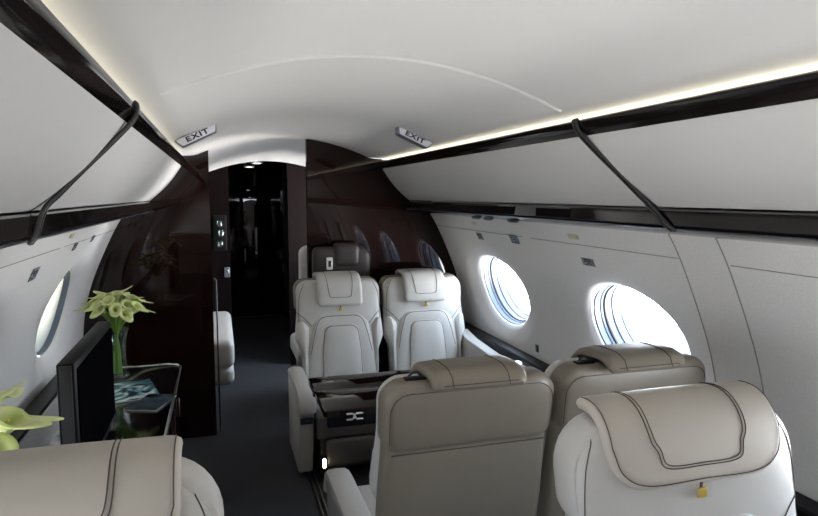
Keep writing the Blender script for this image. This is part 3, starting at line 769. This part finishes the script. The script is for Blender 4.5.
# ------------------------------------------------------------------ credenza, monitor, magazines, flowers
t = empty('credenza', (-.845, 2.15, 0), 0, 'long black gloss credenza along the left wall', 'credenza')
ol = round_poly([(-.235, -1.05), (.235, -1.05), (.235, 1.06), (-.235, 1.06)], [.01, .06, .06, .01], 8)
bm = bmesh.new(); R = []
for ins, z in ((.004, .655), (0, .66), (0, .692), (.004, .697)):
    R.append([bm.verts.new((p.x*(1-ins/.235), p.y*(1-ins/1.05), z)) for p in ol])
for A, B in zip(R, R[1:]):
    for k in range(len(A)): bm.faces.new((A[k], A[(k+1) % len(A)], B[(k+1) % len(A)], B[k]))
bm.faces.new(R[0]); bm.faces.new(R[-1][::-1]); obj('worktop', bm, M['screen'], t)
ed = [p for p in ol if p.x > -.2 or p.y > 1.0]
bm = tube([(p.x, p.y, .699) for p in ol[len(ol)//4-2:]], .006, 8)
obj('metal_rim', tube([(p.x*.985, p.y*.997, .700) for p in round_poly([(.235, -1.0), (.235, 1.06), (-.23, 1.06)], [0, .06, 0], 8)], .0055, 8), M['chrome'], t)
bm.free()
obj('body', box((-.01, 0, .34), (.43, 2.0, .62), .008), M['wood'], t)
for k in range(4):
    d = obj('cabinet_door', box((.212, -.75+.5*k, .35), (.016, .485, .58), .004), M['wood'], t)
    obj('door_handle', box((.223, -.75+.5*k+.19, .52), (.008, .012, .09), .002), M['chrome'], d)

t = empty('monitor', (-.815, 2.11, .698), 0, 'flat black monitor standing on the credenza by the left window', 'monitor')
obj('bezel', box((0, 0, .20), (.045, .60, .36), .006, 2), M['black'], t)
obj('screen', box((.0245, 0, .205), (.004, .555, .31), .001, 1), M['tvscreen'], t)
obj('edge_trim', box((.0, -.3005, .20), (.030, .004, .35), .001, 1), M['strip'], t)
obj('stand_foot', box((0, 0, .009), (.10, .20, .014), .004), M['black'], t)
obj('stand_neck', box((-.005, 0, .035), (.03, .08, .05), .003), M['black'], t)
# magazines
def magazine(x, y, rz, cov, label, z=.698, s=(.20, .27)):
    t = empty('magazine', (x, y, z), rz, label, 'magazine')
    obj('cover', box((0, 0, .0065), (s[0], s[1], .0015), 0), cov, t, smooth=False)
    obj('pages', box((.001, 0, .003), (s[0]-.006, s[1]-.006, .005), 0), M['white'], t, smooth=False)
magazine(-.795, 2.80, .25, M['cover'], 'pale blue glossy magazine on the credenza in front of the vase')
magazine(-.690, 2.62, -.35, M['cover_dark'], 'dark glossy magazine lying on the credenza near its aisle edge', s=(.12, .19), z=.7065 if False else .698)

def spathe(sc=1.0, seed=0):
    rnd = random.Random(seed); bm = bmesh.new(); N, K = 28, 12; V = []
    for k in range(K+1):
        h = k/K; row = []
        for i in range(N):
            a = 2*PI*i/N; ca = math.cos(a)
            r = .007+.005*h+.030*h**2.6
            tip = max(0, ca)**4; lip = h**5
            rr = r*(1+.55*tip*lip+.10*math.sin(2*a+seed)*h**3)
            z = .088*h+.022*tip*lip-.020*(1-tip)*h**6-.012*max(0, -ca)*h**4
            x = rr*math.cos(a)+.010*tip*lip; y = rr*math.sin(a)*.88
            row.append(bm.verts.new((x*sc, y*sc, z*sc)))
        V.append(row)
    for A, B in zip(V, V[1:]):
        for i in range(N): bm.faces.new((A[i], A[(i+1) % N], B[(i+1) % N], B[i]))
    bm.faces.new(V[0])
    return bm
def bouquet(cx, cy, z0, vh, vr, heads, stem_h, spread, label, vlabel, grp, sc=1.0):
    t = empty('flower_vase', (cx, cy, z0), 0, vlabel, 'vase')
    obj('vase_glass', lathe([(vr*.9, 0), (vr, .004), (vr*.78, vh*.4), (vr*.82, vh*.75), (vr*1.15, vh), (vr*1.11, vh), (vr*.76, vh*.75), (vr*.72, vh*.4), (vr*.90, .012), (.001, .010)], 32), M['vase'], t)
    for i in range(heads):
        a = 2.399*i+.3; rr = math.sqrt((i+.3)/heads); sp = spread*rr
        bx = cx-vr*.5*rr*math.cos(a)*.8; by = cy-vr*.5*rr*math.sin(a)*.8
        hx, hy = cx+sp*math.cos(a), cy+sp*math.sin(a); hz = z0+stem_h*(1-.16*rr**2)+random.uniform(-.012, .012)
        f = empty('calla_lily', (bx, by, z0+.016), 0, label, 'flower', grp)
        d = Vector((hx-bx, hy-by, hz-z0-.016))
        mid = Vector((d.x*.12, d.y*.12, d.z*.5)); q = Vector((d.x*.45, d.y*.45, d.z*.8))
        path = spline([(0, 0, 0), mid, q, d], 6)
        obj('stem', tube(path, lambda u: .0058*sc, 7), M['stem'], f)
        ax = (path[-1]-path[-3]).normalized()
        ax = (ax+Vector((math.cos(a), math.sin(a), 0))*.55*rr).normalized()
        zq = ax; xq = (Vector((math.cos(a), math.sin(a), 0))-zq*zq.dot(Vector((math.cos(a), math.sin(a), 0)))).normalized(); yq = zq.cross(xq)
        R = Matrix((xq, yq, zq)).transposed().to_4x4(); R.translation = d
        o = obj('spathe', spathe(sc, i), M['petal'], f); o.data.transform(R)
        sd = o.modifiers.new('th', 'SOLIDIFY'); sd.thickness = .0012
        s_ = obj('spadix', tube([(0, 0, .012*sc), (0, 0, .035*sc), (.001, 0, .058*sc)], lambda u: .0035*sc*(1-.4*u), 7), M['spadix'], f); s_.data.transform(R)
bouquet(-.875, 3.06, .698, .22, .046, 24, .345, .080, 'green-white calla lily in the tall bouquet by the dark partition', 'clear glass vase of calla lilies on the credenza beside the partition', 'calla lilies in the far vase', .76)
bouquet(-.915, 1.44, .698, .22, .046, 12, .350, .062, 'large green-white calla lily in the bouquet behind the near left seat', 'glass vase of calla lilies behind the bottom left seat', 'calla lilies in the near vase', 1.0)

# ------------------------------------------------------------------ outside the windows
t = empty('wing', (1.9, 5.2, -.35), 0, 'pale blue aircraft wing glimpsed outside the bright right windows', 'wing')
bm = bmesh.new(); R = []
for x, y0, ch, th_ in ((-.2, -1.2, 4.6, .34), (3.5, -2.0, 3.2, .24), (9.5, -3.6, 1.5, .12)):
    pf = [(0, 0), (.04, .35), (.15, .5), (.4, .5), (.75, .28), (1, 0), (.75, -.2), (.4, -.4), (.15, -.42), (.04, -.3)]
    R.append([bm.verts.new((x, y0+ch*(1-a), b*th_+x*.05)) for a, b in pf])
for A, B in zip(R, R[1:]):
    for k in range(len(A)): bm.faces.new((A[k], A[(k+1) % len(A)], B[(k+1) % len(A)], B[k]))
bm.faces.new(R[0]); bm.faces.new(R[-1][::-1])
obj('wing_panel', bm, M['wing'], t)
